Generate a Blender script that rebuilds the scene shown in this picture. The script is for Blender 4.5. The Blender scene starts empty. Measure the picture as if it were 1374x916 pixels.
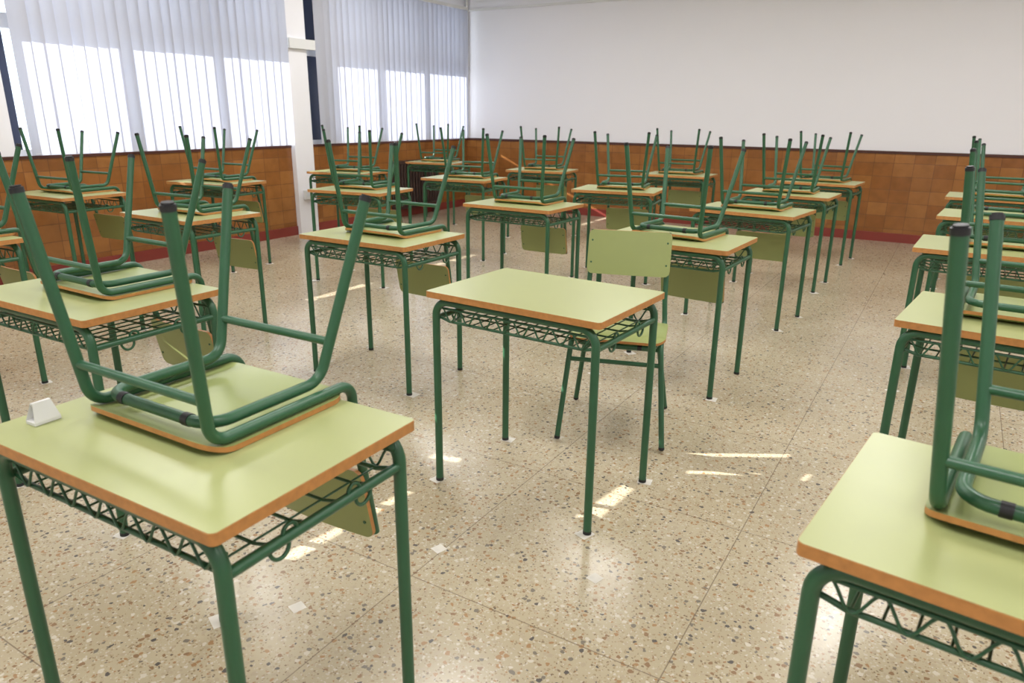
import bpy, bmesh, math, random
from mathutils import Vector, Matrix
random.seed(4)
S=bpy.context.scene
try:
    S.view_settings.view_transform='Standard'
except Exception as e: print(e)
COL=S.collection
# ---------------------------------------------------------------- materials
def newmat(n):
    m=bpy.data.materials.new(n); m.use_nodes=True
    nt=m.node_tree; b=nt.nodes['Principled BSDF']
    return m,nt,b
def simple(n,c,r=.5,metal=0,noise=0,nscale=20,spec=None,coat=0):
    m,nt,b=newmat(n)
    b.inputs['Roughness'].default_value=r; b.inputs['Metallic'].default_value=metal
    if coat:
        b.inputs['Coat Weight'].default_value=coat; b.inputs['Coat Roughness'].default_value=.12
    N=nt.nodes.new('ShaderNodeTexNoise'); N.inputs['Scale'].default_value=nscale; N.inputs['Detail'].default_value=4
    T=nt.nodes.new('ShaderNodeTexCoord'); nt.links.new(T.outputs['Object'],N.inputs['Vector'])
    M=nt.nodes.new('ShaderNodeMix'); M.data_type='RGBA'
    M.inputs[6].default_value=(*[x*(1-noise) for x in c],1); M.inputs[7].default_value=(*[min(1,x*(1+noise)) for x in c],1)
    nt.links.new(N.outputs['Fac'],M.inputs[0]); nt.links.new(M.outputs[2],b.inputs['Base Color'])
    return m
M_lam=simple('green_laminate',(.385,.415,.18),.3,noise=.04,nscale=6)
M_seat=simple('green_laminate_seat',(.30,.345,.125),.34,noise=.05,nscale=6)
M_edge=simple('plywood_edge',(.47,.21,.06),.45,noise=.3,nscale=60)
M_tube=simple('green_painted_steel',(.026,.105,.048),.34,noise=.08,nscale=15)
M_cap=simple('black_rubber_cap',(.012,.012,.015),.5,noise=.1)
M_white=simple('white_wall_paint',(.86,.85,.88),.6,noise=.015,nscale=2)
M_ceil=simple('ceiling_paint',(.85,.85,.86),.7,noise=.01)
M_plastic=simple('white_plastic',(.75,.75,.74),.4,noise=.02)
M_frame=simple('white_window_frame',(.7,.72,.76),.4,noise=.02)
M_dark=simple('dark_blue_frame',(.02,.03,.07),.4,noise=.1)
M_trim=simple('dark_brown_trim',(.07,.02,.012),.35,noise=.2)
M_red=simple('red_baseboard_paint',(.24,.04,.03),.35,noise=.15,nscale=8)
M_rad=simple('dark_radiator_paint',(.06,.035,.03),.4,noise=.1)
M_tape=simple('white_tape',(.68,.65,.58),.5,noise=.2,nscale=30)

def L(nt,a,b): nt.links.new(a,b)
def floor_mat():
    m,nt,b=newmat('terrazzo'); n=nt.nodes
    G=n.new('ShaderNodeNewGeometry')
    def ramp(src,stops,const=True):
        r=n.new('ShaderNodeValToRGB'); r.color_ramp.interpolation='CONSTANT' if const else 'LINEAR'
        e=r.color_ramp.elements
        e[0].position=stops[0][0]; e[0].color=(*stops[0][1],1)
        e[1].position=stops[1][0]; e[1].color=(*stops[1][1],1)
        for p,c in stops[2:]:
            q=e.new(p); q.color=(*c,1)
        L(nt,src,r.inputs[0]); return r.outputs[0]
    def math_(op,a,bb):
        q=n.new('ShaderNodeMath'); q.operation=op
        for i,v in enumerate((a,bb)):
            if isinstance(v,(int,float)): q.inputs[i].default_value=v
            else: L(nt,v,q.inputs[i])
        return q.outputs[0]
    def mix(f,a,bb):
        q=n.new('ShaderNodeMix'); q.data_type='RGBA'; L(nt,f,q.inputs[0])
        for i,v in ((6,a),(7,bb)):
            if isinstance(v,tuple): q.inputs[i].default_value=(*v,1)
            else: L(nt,v,q.inputs[i])
        return q.outputs[2]
    N=n.new('ShaderNodeTexNoise'); N.inputs['Scale'].default_value=1.3; N.inputs['Detail'].default_value=6; L(nt,G.outputs['Position'],N.inputs['Vector'])
    base=ramp(N.outputs['Fac'],[(.3,(.42,.355,.235)),(.7,(.52,.45,.315))],False)
    W=n.new('ShaderNodeTexNoise'); W.inputs['Scale'].default_value=60; L(nt,G.outputs['Position'],W.inputs['Vector'])
    vm=n.new('ShaderNodeVectorMath'); vm.operation='MULTIPLY_ADD'; L(nt,W.outputs['Color'],vm.inputs[0]); vm.inputs[1].default_value=(.014,.014,.014); L(nt,G.outputs['Position'],vm.inputs[2])
    col=base
    for sc,th,stops in ((140,.42,[(0,(.55,.49,.38)),(.3,(.34,.265,.16)),(.6,(.58,.53,.44)),(.75,(.22,.16,.10)),(.9,(.36,.22,.12))]),
                     (66,.40,[(0,(.20,.175,.14)),(.13,(.36,.22,.11)),(.27,(.60,.55,.45)),(.42,(.44,.37,.26)),(.80,(.11,.10,.09)),(.87,(.27,.17,.095))])):
        V=n.new('ShaderNodeTexVoronoi'); V.inputs['Scale'].default_value=sc; L(nt,vm.outputs[0],V.inputs['Vector'])
        sp=n.new('ShaderNodeSeparateColor'); L(nt,V.outputs['Color'],sp.inputs[0])
        c=ramp(sp.outputs[0],stops)
        thr=math_('MULTIPLY',sp.outputs[1],th*1.35)
        f=math_('LESS_THAN',V.outputs['Distance'],thr)
        col=mix(f,col,c)
    sx=n.new('ShaderNodeSeparateXYZ'); L(nt,G.outputs['Position'],sx.inputs[0])
    jx=math_('LESS_THAN',math_('PINGPONG',math_('ADD',sx.outputs[0],1.235),.4),.0018)
    jy=math_('LESS_THAN',math_('PINGPONG',math_('ADD',sx.outputs[1],-.66),.4),.0018)
    j=math_('MULTIPLY',math_('MAXIMUM',jx,jy),.65)
    col=mix(j,col,(.13,.09,.06))
    L(nt,col,b.inputs['Base Color'])
    R=n.new('ShaderNodeTexNoise'); R.inputs['Scale'].default_value=3; R.inputs['Detail'].default_value=8; L(nt,G.outputs['Position'],R.inputs['Vector'])
    mr=n.new('ShaderNodeMapRange'); mr.inputs[3].default_value=.15; mr.inputs[4].default_value=.28; L(nt,R.outputs['Fac'],mr.inputs[0]); L(nt,mr.outputs[0],b.inputs['Roughness'])
    b.inputs['IOR'].default_value=1.58
    return m
M_floor=floor_mat()
def tile_mat():
    m,nt,b=newmat('orange_glazed_tile'); n=nt.nodes
    G=n.new('ShaderNodeNewGeometry'); s=n.new('ShaderNodeSeparateXYZ'); L(nt,G.outputs['Position'],s.inputs[0])
    a=n.new('ShaderNodeMath'); L(nt,s.outputs[0],a.inputs[0]); L(nt,s.outputs[1],a.inputs[1])
    c=n.new('ShaderNodeCombineXYZ'); L(nt,a.outputs[0],c.inputs[0]); L(nt,s.outputs[2],c.inputs[1])
    B=n.new('ShaderNodeTexBrick'); B.offset=0; B.inputs['Scale'].default_value=1
    B.inputs['Brick Width'].default_value=.2; B.inputs['Row Height'].default_value=.145; B.inputs['Mortar Size'].default_value=.003
    B.inputs['Color1'].default_value=(.37,.155,.042,1); B.inputs['Color2'].default_value=(.27,.10,.026,1); B.inputs['Mortar'].default_value=(.2,.08,.03,1)
    L(nt,c.outputs[0],B.inputs['Vector'])
    N=n.new('ShaderNodeTexNoise'); N.inputs['Scale'].default_value=9; N.inputs['Detail'].default_value=5; L(nt,G.outputs['Position'],N.inputs['Vector'])
    mx=n.new('ShaderNodeMix'); mx.data_type='RGBA'; mx.blend_type='MULTIPLY'; mx.inputs[0].default_value=.5
    r=n.new('ShaderNodeValToRGB'); r.color_ramp.elements[0].color=(.6,.6,.6,1); r.color_ramp.elements[0].position=.3; r.color_ramp.elements[1].position=.65; L(nt,N.outputs['Fac'],r.inputs[0])
    L(nt,B.outputs['Color'],mx.inputs[6]); L(nt,r.outputs[0],mx.inputs[7]); L(nt,mx.outputs[2],b.inputs['Base Color'])
    b.inputs['Roughness'].default_value=.22
    bp=n.new('ShaderNodeBump'); bp.inputs['Strength'].default_value=.3; bp.inputs['Distance'].default_value=.002; bp.invert=True
    L(nt,B.outputs['Fac'],bp.inputs['Height']); L(nt,bp.outputs[0],b.inputs['Normal'])
    return m
M_tile=tile_mat()
def blind_mat():
    m,nt,b=newmat('blind_fabric'); n=nt.nodes
    b.inputs['Base Color'].default_value=(.80,.80,.86,1); b.inputs['Roughness'].default_value=.8
    t=n.new('ShaderNodeBsdfTranslucent'); t.inputs[0].default_value=(.31,.33,.40,1)
    mx=n.new('ShaderNodeMixShader'); mx.inputs[0].default_value=.5
    L(nt,b.outputs[0],mx.inputs[1]); L(nt,t.outputs[0],mx.inputs[2]); L(nt,mx.outputs[0],n['Material Output'].inputs[0])
    return m
M_blind=blind_mat()
def glass_mat():
    m,nt,b=newmat('window_glass'); n=nt.nodes
    t=n.new('ShaderNodeBsdfTransparent'); g=n.new('ShaderNodeBsdfGlossy'); g.inputs['Roughness'].default_value=.02
    mx=n.new('ShaderNodeMixShader'); mx.inputs[0].default_value=.06
    L(nt,t.outputs[0],mx.inputs[1]); L(nt,g.outputs[0],mx.inputs[2]); L(nt,mx.outputs[0],n['Material Output'].inputs[0]); return m
M_glass=glass_mat()
def emis_mat():
    m,nt,b=newmat('added_lamp_diffuser'); b.inputs['Base Color'].default_value=(.9,.9,.9,1)
    b.inputs['Emission Color'].default_value=(1,.97,.92,1); b.inputs['Emission Strength'].default_value=1.5; return m  # glow for the added overhead fixtures, out of view
M_added_lamp=emis_mat()
# ---------------------------------------------------------------- mesh builder
class MB:
    def __init__(s): s.v=[];s.f=[];s.m=[];s.sm=[];s.mats=[]
    def mi(s,mat):
        if mat not in s.mats:s.mats.append(mat)
        return s.mats.index(mat)
    def add(s,vs,fs,mat,smooth=False):
        o=len(s.v); s.v+=[tuple(v) for v in vs]; k=s.mi(mat)
        for f in fs: s.f.append([i+o for i in f]); s.m.append(k); s.sm.append(smooth)
    def box(s,a,b,mat):
        x0,y0,z0=a;x1,y1,z1=b
        vs=[(x0,y0,z0),(x1,y0,z0),(x1,y1,z0),(x0,y1,z0),(x0,y0,z1),(x1,y0,z1),(x1,y1,z1),(x0,y1,z1)]
        s.add(vs,[(0,3,2,1),(4,5,6,7),(0,1,5,4),(1,2,6,5),(2,3,7,6),(3,0,4,7)],mat)
    def tube(s,pts,r,mat,fil=0,n=12,closed=False,caps=True,seg=7):
        P=[Vector(p) for p in pts]
        if fil:
            Q=[];N=len(P)
            for i,p in enumerate(P):
                if not closed and i in(0,N-1): Q.append(p);continue
                a=(P[i-1]-p);b=(P[(i+1)%N]-p)
                la,lb=a.length,b.length;a.normalize();b.normalize()
                ang=a.angle(b)
                if ang>3.05: Q.append(p);continue
                t=min(fil/math.tan(ang/2),la*.49,lb*.49); R=t*math.tan(ang/2)
                bis=(a+b).normalized(); c=p+bis*(R/math.sin(ang/2))
                s0=p+a*t-c; s1=p+b*t-c; tot=s0.angle(s1); ax=s0.cross(s1).normalized()
                for k in range(seg+1):
                    Q.append(c+Matrix.Rotation(tot*k/seg,3,ax)@s0)
            P=Q
        N=len(P); T=[]
        for i in range(N):
            if closed: t=P[(i+1)%N]-P[i-1]
            else: t=P[min(i+1,N-1)]-P[max(i-1,0)]
            T.append(t.normalized())
        u=T[0].orthogonal().normalized(); vs=[];fs=[]
        for i in range(N):
            if i:
                q=T[i-1].rotation_difference(T[i]); u=q@u
                u=(u-T[i]*u.dot(T[i])).normalized()
            w=T[i].cross(u)
            for k in range(n):
                a=2*math.pi*k/n; vs.append(P[i]+(u*math.cos(a)+w*math.sin(a))*r)
        for i in range(N-1 if not closed else N):
            j=(i+1)%N
            for k in range(n):
                fs.append((i*n+k,i*n+(k+1)%n,j*n+(k+1)%n,j*n+k))
        s.add(vs,fs,mat,True)
        if caps and not closed:
            s.add(vs[:n],[tuple(range(n))[::-1]],mat); s.add(vs[-n:],[tuple(range(n))],mat)
    def plate(s,w,d,rc,nx,ny,fn,th,mat,emat):
        def half(y):
            e=abs(y)-(d/2-rc)
            if e<=0:return w/2
            return w/2-rc+math.sqrt(max(rc*rc-e*e,0))
        ys=[]
        for i in range(ny+1): ys.append(-(d/2-rc)+(d-2*rc)*i/ny)
        arc=[rc*math.sin(math.radians(a)) for a in(18,36,54,72,90)]
        ys=[-(d/2-rc)-a for a in arc[::-1]]+ys+[(d/2-rc)+a for a in arc]
        R=len(ys);C=nx+1
        top=[];bot=[]
        for y in ys:
            h=half(y)
            for i in range(C):
                x=-h+2*h*i/nx
                top.append(fn(x,y,0));bot.append(fn(x,y,-th))
        ft=[];fb=[]
        for j in range(R-1):
            for i in range(nx):
                a=j*C+i; ft.append((a,a+1,a+C+1,a+C)); fb.append((a,a+C,a+C+1,a+1))
        s.add(top,ft,mat,True); s.add(bot,fb,mat,True)
        ring=[i for i in range(C)]+[j*C+nx for j in range(1,R)]+[(R-1)*C+i for i in range(nx-1,-1,-1)]+[j*C for j in range(R-2,0,-1)]
        vs=[top[i] for i in ring]+[bot[i] for i in ring]; n=len(ring)
        s.add(vs,[(i,n+i,n+(i+1)%n,(i+1)%n) for i in range(n)],emat,True)
    def mesh(s,name):
        me=bpy.data.meshes.new(name); me.from_pydata(s.v,[],s.f)
        for m in s.mats: me.materials.append(m)
        me.polygons.foreach_set('material_index',s.m); me.polygons.foreach_set('use_smooth',s.sm); me.update(); return me
    def obj(s,name,loc=(0,0,0),rot=(0,0,0)):
        o=bpy.data.objects.new(name,s.mesh(name)); o.location=loc; o.rotation_euler=rot; COL.objects.link(o); return o
def inst(name,me,loc,rot):
    o=bpy.data.objects.new(name,me); o.location=loc; o.rotation_euler=rot; COL.objects.link(o); return o
# ---------------------------------------------------------------- desk
TOPZ=.755; DW,DD=.70,.50
def desk_mesh():
    b=MB()
    b.plate(DW,DD,.012,4,3,lambda x,y,h:(x,y,TOPZ+h),.0015,M_lam,M_edge)
    b.plate(DW+.002,DD+.002,.013,4,3,lambda x,y,h:(x,y,TOPZ-.0012+h),.021,M_edge,M_edge)
    lx,ly=.325,.222; zt=TOPZ-.022-.0145
    for y in(-ly,ly):
        b.tube([(-lx,y,.0),(-lx,y,zt),(lx,y,zt),(lx,y,.0)],.014,M_tube,fil=.055,n=14)
        for x in(-lx,lx): b.tube([(x,y,.0005),(x,y,.012)],.0148,M_cap,n=14)
    zb=.655
    for x in(-lx,lx):
        b.tube([(x,-ly,zb),(x,ly,zb)],.0105,M_tube)
    r=.0035
    for y in(-.205,-.12,-.035,.05,.13,.205):
        rr=.0055 if abs(y)>.2 else r
        b.tube([(-lx,y,zb),(-lx+.05,y,zb-.012),(lx-.05,y,zb-.012),(lx,y,zb)],rr,M_tube,fil=.02,n=8,seg=3)
    for i in range(13):
        x=-.27+.54*i/12
        b.tube([(x,-.205,zb-.012),(x,.205,zb-.012)],.0025,M_tube,n=6)
    for y in(-.212,.212):
        pts=[(-lx+.02+(2*lx-.04)*i/96,y,zb+.013+.024*math.cos(i/96*2*math.pi*8)) for i in range(97)]
        b.tube(pts,.003,M_tube,n=6)
        b.tube([(-lx,y,zb+.036),(lx,y,zb+.036)],.0045,M_tube,n=8)
    for sx in(-1,1):
        for y0,dr in((-.13,1),(.13,-1)):
            pts=[]
            for i in range(15):
                a=math.pi*1.35*i/14
                pts.append((sx*lx,y0+dr*(.022-.022*math.cos(a)),zb-.006-.024*math.sin(a)-.008*i/14))
            x,yy,z=pts[-1]
            for i in range(1,15):
                a=math.pi*1.4*i/14
                pts.append((sx*lx,yy+dr*(.016-.016*math.cos(a)),z+.016*math.sin(a)))
            b.tube(pts,.004,M_tube,n=7)
    return b.mesh('school_desk')
ME_DESK=desk_mesh()
# ---------------------------------------------------------------- chair (seat-plane coordinates, seat top z=0, front = -y)
def chair_mesh():
    b=MB(); R=.0118
    def seat(x,y,h):
        z=h
        e=max(0,-y-.12); z-= e*e*4.5
        e=max(0,y-.12); z-= e*e*1.0
        return (x,y,z)
    b.plate(.41,.36,.05,8,14,seat,.011,M_seat,M_edge)
    zr=-.0238
    FL=(.224,-.212,-.46); RL=(.216,.25,-.43)
    FB=(.187,-.165,zr); z2=-.0455; RB=(.162,.135,z2)
    for s in(-1,1):
        b.tube([(s*FL[0],FL[1],FL[2]),(s*FB[0],FB[1],zr),(s*.187,.203,zr),(s*.178,.217,.10),(s*.172,.272,.40)],R,M_tube,fil=.042,n=14)
        for A,B in((FL,FB),(RL,RB)):
            a=Vector((s*A[0],A[1],A[2]));c=Vector((s*B[0],B[1],B[2]));d=(a-c).normalized()
            b.tube([a-d*.006,a+d*.004],R+.001,M_cap,n=14); b.tube([a+d*.004,a+d*.008],R-.002,M_cap,n=14)
    b.tube([(-RL[0],RL[1],RL[2]),(-.162,.135,z2),(-.162,-.145,z2),(.162,-.145,z2),(.162,.135,z2),RL],R,M_tube,fil=.05,n=14)
    def lerp(p,q,t): return tuple(p[i]+(q[i]-p[i])*t for i in range(3))
    for p,q,t in((FL,FB,.80),(RL,RB,.78)):
        a=lerp(p,q,t); b.tube([(-a[0],a[1],a[2]),a],.0095,M_tube)
    for x in(-.1,.1): b.tube([(x-.009,-.145,z2),(x+.009,-.145,z2)],R+.0015,M_cap)
    sl=.055/.30
    def back2(x,y,h):
        cz=.303; z=cz+y
        return (x,.217+(z-.10)*sl-.0185+.0108*((x/.2)**2-1)+(-.0055 if h==0 else .0055),z)
    b.plate(.38,.20,.025,10,4,back2,.01,M_seat,M_edge)
    for s in(-1,1):
        for z in(.255,.355):
            y=.217+(z-.10)*sl-.0265
            b.tube([(s*.172,y-.002,z),(s*.172,y+.004,z)],.0045,M_tube,n=8)
    return b.mesh('school_chair')
ME_CHAIR=chair_mesh()
DESKS={'D1':(-1.19,2.20,-.055),'D2':(-1.22,.81,.023),'D3':(-2.52,1.34,.022),'D4':(-2.51,2.84,.003),'D5':(-2.58,4.41,-.019),
'D6':(-1.20,3.63,-.044),'D7':(-1.16,5.08,-.114),'D8':(-1.16,6.35,-.056),'D9':(-1.13,7.68,-.069),'D10':(-2.45,5.80,.147),
'D11':(-2.56,7.68,.032),'D12':(-4.03,7.30,.15),'D13':(-4.12,5.89,.093),'D14':(-4.18,4.49,.131),'D15':(-5.55,5.78,.15),
'D16':(-5.74,7.63,.146),'D17':(-4.02,2.79,-.021),'D18':(-5.66,4.23,.092),'D19':(-5.72,2.96,.05),'D20':(-4.2,1.5,.02),
'D21':(.26,1.23,-.112),'D22':(.28,2.69,-.113),'D23':(.23,4.23,-.047),'D24':(.29,5.65,-.069),'D25':(.30,7.05,-.04)}
OFF={'D2':(-.050,.088,-.01),'D21':(-.01,.10,.0),'D4':(.0,.09,-.03)}
tape=MB()
for k,(x,y,a) in DESKS.items():
    inst('school_desk',ME_DESK,(x,y,0.001),(0,0,a))
    ca,sa=math.cos(a),math.sin(a)
    if k!='D1':
        ox,oy,oa=random.uniform(-.04,.04),.085+random.uniform(0,.02),random.uniform(-.07,.07)
        if k in OFF: ox,oy,oa=OFF[k]
        inst('school_chair',ME_CHAIR,(x+ca*ox-sa*oy,y+sa*ox+ca*oy,TOPZ+.0022),(0,math.pi,a+oa))
    for sx in(-1,1):
        for sy in(-1,1):
            if random.random()<.15 and k!='D1': continue
            px=sx*.325+random.uniform(-.012,.012);py=sy*.222+random.uniform(-.012,.012)
            X=x+ca*px-sa*py;Y=y+sa*px+ca*py;r=random.uniform(0,3)
            w=random.uniform(.026,.034)
            q=[(X+w*1.3*math.cos(r+t),Y+w*1.3*math.sin(r+t),.0006) for t in(.2,1.6,3.3,4.8)]
            tape.add(q,[(0,1,2,3)],M_tape)
for X,Y in((-1.42,1.17),(-.75,1.75),(-1.25,1.62)):
    tape.add([(X+.028*math.cos(t),Y+.028*math.sin(t),.0006) for t in(.5,2,3.6,5.2)],[(0,1,2,3)],M_tape)
tape.obj('floor_tape_marks')
tilt=math.atan(.028/.462)
inst('school_chair',ME_CHAIR,(-1.165,2.85,.463),(-tilt,0,.30))
# ---------------------------------------------------------------- room
XL,XR,YB,YF,H=-6.416,3.6,9.25,-2.2,3.1
b=MB(); b.box((XL-.3,YF-.2,-.1),(XR+.2,YB+.2,0),M_floor); b.obj('floor')
b=MB(); b.box((XL-.3,YF-.2,H),(XR+.2,YB+.2,H+.1),M_ceil); b.box((XL-2.5,1.9,H),(XL-.3,YB+.2,H+.1),M_ceil); b.obj('ceiling_and_overhang')  # outer box is an unseen roof overhang sized to shade the upper panes
b=MB(); b.box((XL-.2,YB,0),(XR+.2,YB+.2,H),M_white); b.obj('wall_back')
b=MB(); b.box((XR,YF,0),(XR+.2,YB,H),M_white); b.obj('wall_right')
b=MB(); b.box((XL-.2,YF-.2,0),(XR+.2,YF,H),M_white); b.obj('wall_front')
HW=.97; WT=2.78
b=MB()
b.box((XL-.2,YF,0),(XL,YB,HW),M_white); b.box((XL-.2,YF,WT),(XL,YB,H),M_white)
for y0,y1 in((YF,-1.6),(2.75,2.98),(5.80,6.08),(9.12,YB)): b.box((XL-.2,y0,HW),(XL,y1,WT),M_white)
b.obj('wall_left')
b=MB(); b.box((XL,5.79,0),(XL+.08,6.06,H),M_white); b.box((XL,5.79,2.0),(XL+.12,6.16,2.1),M_plastic); b.obj('wall_column')
b=MB(); b.box((XL+.02,YB-.018,.1),(XR,YB,HW),M_tile); b.obj('trim_3')
b=MB()
for y0,y1 in((YF,5.79),(6.06,YB)): b.box((XL,y0,.1),(XL+.018,y1,HW),M_tile)
b.obj('trim_4')
b=MB(); b.box((XL+.02,YB-.028,HW),(XR,YB,HW+.03),M_trim); b.obj('trim_1')
b=MB()
for y0,y1 in((YF,5.79),(6.06,YB)): b.box((XL,y0,HW),(XL+.028,y1,HW+.025),M_trim)
b.obj('trim_2')
b=MB(); b.box((XL+.03,YB-.03,0),(XR,YB,.1),M_red); b.obj('baseboard_back')
b=MB()
for y0,y1 in((YF,5.79),(6.06,YB)): b.box((XL,y0,0),(XL+.03,y1,.1),M_red)
b.obj('baseboard_left')
b=MB(); b.box((XL+.02,YB-.03,2.735),(XR,YB,2.765),M_plastic); b.obj('cable_trunking')
b=MB(); b.tube([(XL+.04,YB-.035,HW+.05),(XL+.04,YB-.035,H)],.02,M_plastic); b.obj('corner_pipe')
def window(name,y0,y1,posts,dk):
    b=MB(); x0,x1=XL-.14,XL-.07
    b.box((x0,y0,HW),(x1,y1,HW+.07),M_frame); b.box((x0,y0,WT-.07),(x1,y1,WT),M_frame)
    b.box((x0,y0,1.95),(x1+.01,y1,2.06),M_frame)
    b.box((x0,y0,HW+.07),(x1,y0+dk,WT-.07),M_dark); b.box((x0,y1-.06,HW+.07),(x1,y1,WT-.07),M_dark)
    for p in posts: b.box((x0,p-.05,HW+.07),(x1,p+.05,WT-.07),M_frame)
    b.add([(XL-.1,y0,HW),(XL-.1,y1,HW),(XL-.1,y1,WT),(XL-.1,y0,WT)],[(0,1,2,3)],M_glass)
    return b.obj(name)
window('window_1',2.98,5.80,(3.93,4.84),.09)
window('window_2',6.08,9.12,(7.2,8.15),.36)
def blinds(name,y0,y1):
    b=MB(); n=int((y1-y0)/.1); sp=(y1-y0)/n; w=.134; zt=2.735; zb=1.0
    for i in range(n):
        yc=y0+sp*(i+.5); a=math.radians(14+random.uniform(-11,9)); 
        dx,dy=math.sin(a),math.cos(a); vs=[];K=6
        sw=random.uniform(-.012,.012)
        for j in range(2):
            for k in range(K+1):
                t=(k/K-.5)*w; c=.011*math.cos(t/w*math.pi)
                vs.append((XL+.085+dx*t+c*dy+(sw if j==0 else 0),yc+dy*t-c*dx,(zb if j==0 else zt)))
        fs=[(k,k+1,K+1+k+1,K+1+k) for k in range(K)]
        b.add(vs,fs,M_blind,True)
    b.box((XL+.06,y0-.02,zt),(XL+.11,y1+.02,zt+.04),M_plastic)
    b.tube([(XL+.1,y0,zb+.012),(XL+.1,y1,zb+.012)],.002,M_plastic,n=6)
    b.obj(name)
blinds('vertical_blinds',3.08,5.77)
blinds('vertical_blinds',6.22,9.13)
# unseen board added out of view, gaps cut to shape the floor's sun slivers
SD=Vector((-1,-.25,.43)) # towards the sun
b=MB(); b.box((XL-.12,-1.6,HW),(XL-.10,2.75,WT),M_plastic)
sh=b.obj('sun_mask')
patches=[[(-.79,2.70),(-.41,2.93),(-.41,2.965),(-.79,2.735)],
 [(-1.66,1.30),(-1.60,1.33),(-1.58,1.60),(-1.61,1.62)],[(-1.61,1.66),(-1.57,1.66),(-1.55,1.90),(-1.58,1.92)],
 [(-.96,2.02),(-.89,2.00),(-.86,2.33),(-.91,2.34)],[(-.73,2.56),(-.47,2.70),(-.48,2.72),(-.73,2.59)],
 [(-.33,2.74),(-.315,2.74),(-.30,2.82),(-.32,2.82)],[(-1.68,2.12),(-1.55,2.15),(-1.56,2.19),(-1.68,2.16)],
 [(-1.05,1.78),(-.99,1.78),(-.99,1.80),(-1.05,1.80)]]
cb=MB()
for P in patches:
    vs=[];n=len(P)
    for xx in(XL-.3,XL+.1):
        for (x,y) in P:
            k=(xx-x)/SD.x; vs.append((xx,y+SD.y*k,SD.z*k))
    cb.add(vs,[tuple(range(n))[::-1],tuple(range(n,2*n))]+[(i,(i+1)%n,n+(i+1)%n,n+i) for i in range(n)],M_plastic)
cut=cb.obj('cutter')
bm=bmesh.new(); bm.from_mesh(cut.data); bmesh.ops.recalc_face_normals(bm,faces=bm.faces); bm.to_mesh(cut.data); bm.free()
md=sh.modifiers.new('b','BOOLEAN'); md.object=cut; md.operation='DIFFERENCE'; md.solver='EXACT'; md.use_self=True
dg=bpy.context.evaluated_depsgraph_get(); me=bpy.data.meshes.new_from_object(sh.evaluated_get(dg)); sh.modifiers.clear(); sh.data=me
print('sun mask verts',len(me.vertices))
bpy.data.objects.remove(cut)
# radiator
b=MB()
for i in range(16):
    y=7.45+i*.06; b.tube([(XL+.11,y,.12),(XL+.11,y,.74)],.022,M_rad,n=8); b.tube([(XL+.055,y,.12),(XL+.055,y,.74)],.02,M_rad,n=8)
for z in(.14,.72): b.box((XL+.035,7.43,z-.02),(XL+.13,8.37,z+.02),M_rad)
for y in(7.5,8.3): b.box((XL+.06,y-.02,0),(XL+.1,y+.02,.13),M_rad)
b.obj('radiator')
b=MB(); b.box((XL+.081,5.86,.40),(XL+.115,6.01,.50),M_plastic)
for y in(5.9,5.97): b.tube([(XL+.115,y,.45),(XL+.118,y,.45)],.022,M_frame,n=12)
b.obj('wall_socket')
b=MB(); b.box((-.026,-.016,0),(.026,.016,.006),M_plastic)
b.add([(-.026,-.016,.006),(.026,-.016,.006),(.018,-.004,.042),(-.018,-.004,.042)],[(0,1,2,3)],M_plastic)
b.add([(-.026,.016,.006),(.026,.016,.006),(.018,.004,.042),(-.018,.004,.042)],[(3,2,1,0)],M_plastic)
b.box((-.018,-.004,.039),(.018,.004,.043),M_plastic)
b.obj('plastic_clip',(-1.505,.655,TOPZ+.002),(0,0,1.6))
for x in(-5,-2.6,-.2,2.2):  # overhead fixtures added out of view to fill the room with light
    for y in(.0,3.2,6.4):
        b=MB(); b.box((x-.32,y-.62,H-.05),(x+.32,y+.62,H),M_plastic); b.box((x-.3,y-.6,H-.055),(x+.3,y+.6,H-.05),M_added_lamp)
        o=b.obj('added_ceiling_light')
        l=bpy.data.lights.new('added_fill',"AREA"); l.shape='RECTANGLE'; l.size=.6; l.size_y=1.2; l.energy=31; l.color=(1,.99,.98)
        lo=bpy.data.objects.new('added_fill_lamp',l); COL.objects.link(lo); lo.parent=o; lo.location=(x,y,H-.065)
l=bpy.data.lights.new('sun','SUN'); l.energy=17; l.angle=.0015; l.color=(1,.98,.95)
so=bpy.data.objects.new('sun',l); COL.objects.link(so); so.rotation_euler=SD.to_track_quat('Z','Y').to_euler()
w=bpy.data.worlds.new('World'); S.world=w; w.use_nodes=True; w.node_tree.nodes['Background'].inputs[0].default_value=(.78,.88,1,1); w.node_tree.nodes['Background'].inputs[1].default_value=2.6
# ---------------------------------------------------------------- camera
f,th,ro,ps,CH=962.9,.3082,.0104,-.5434,1.3622
fw=Vector((math.sin(ps)*math.cos(th),math.cos(ps)*math.cos(th),-math.sin(th)))
r=Vector((math.cos(ps),-math.sin(ps),0)); u=r.cross(fw)
r2=r*math.cos(ro)+u*math.sin(ro); u2=-r*math.sin(ro)+u*math.cos(ro)
cd=bpy.data.cameras.new('camera'); co=bpy.data.objects.new('camera',cd); COL.objects.link(co)
M=Matrix((r2,u2,-fw)).transposed().to_4x4(); M.translation=(0,0,CH); co.matrix_world=M
cd.sensor_width=36; cd.lens=f*36/1374; cd.clip_start=.05
cd.dof.use_dof=True; cd.dof.focus_distance=2.7; cd.dof.aperture_fstop=5
S.camera=co
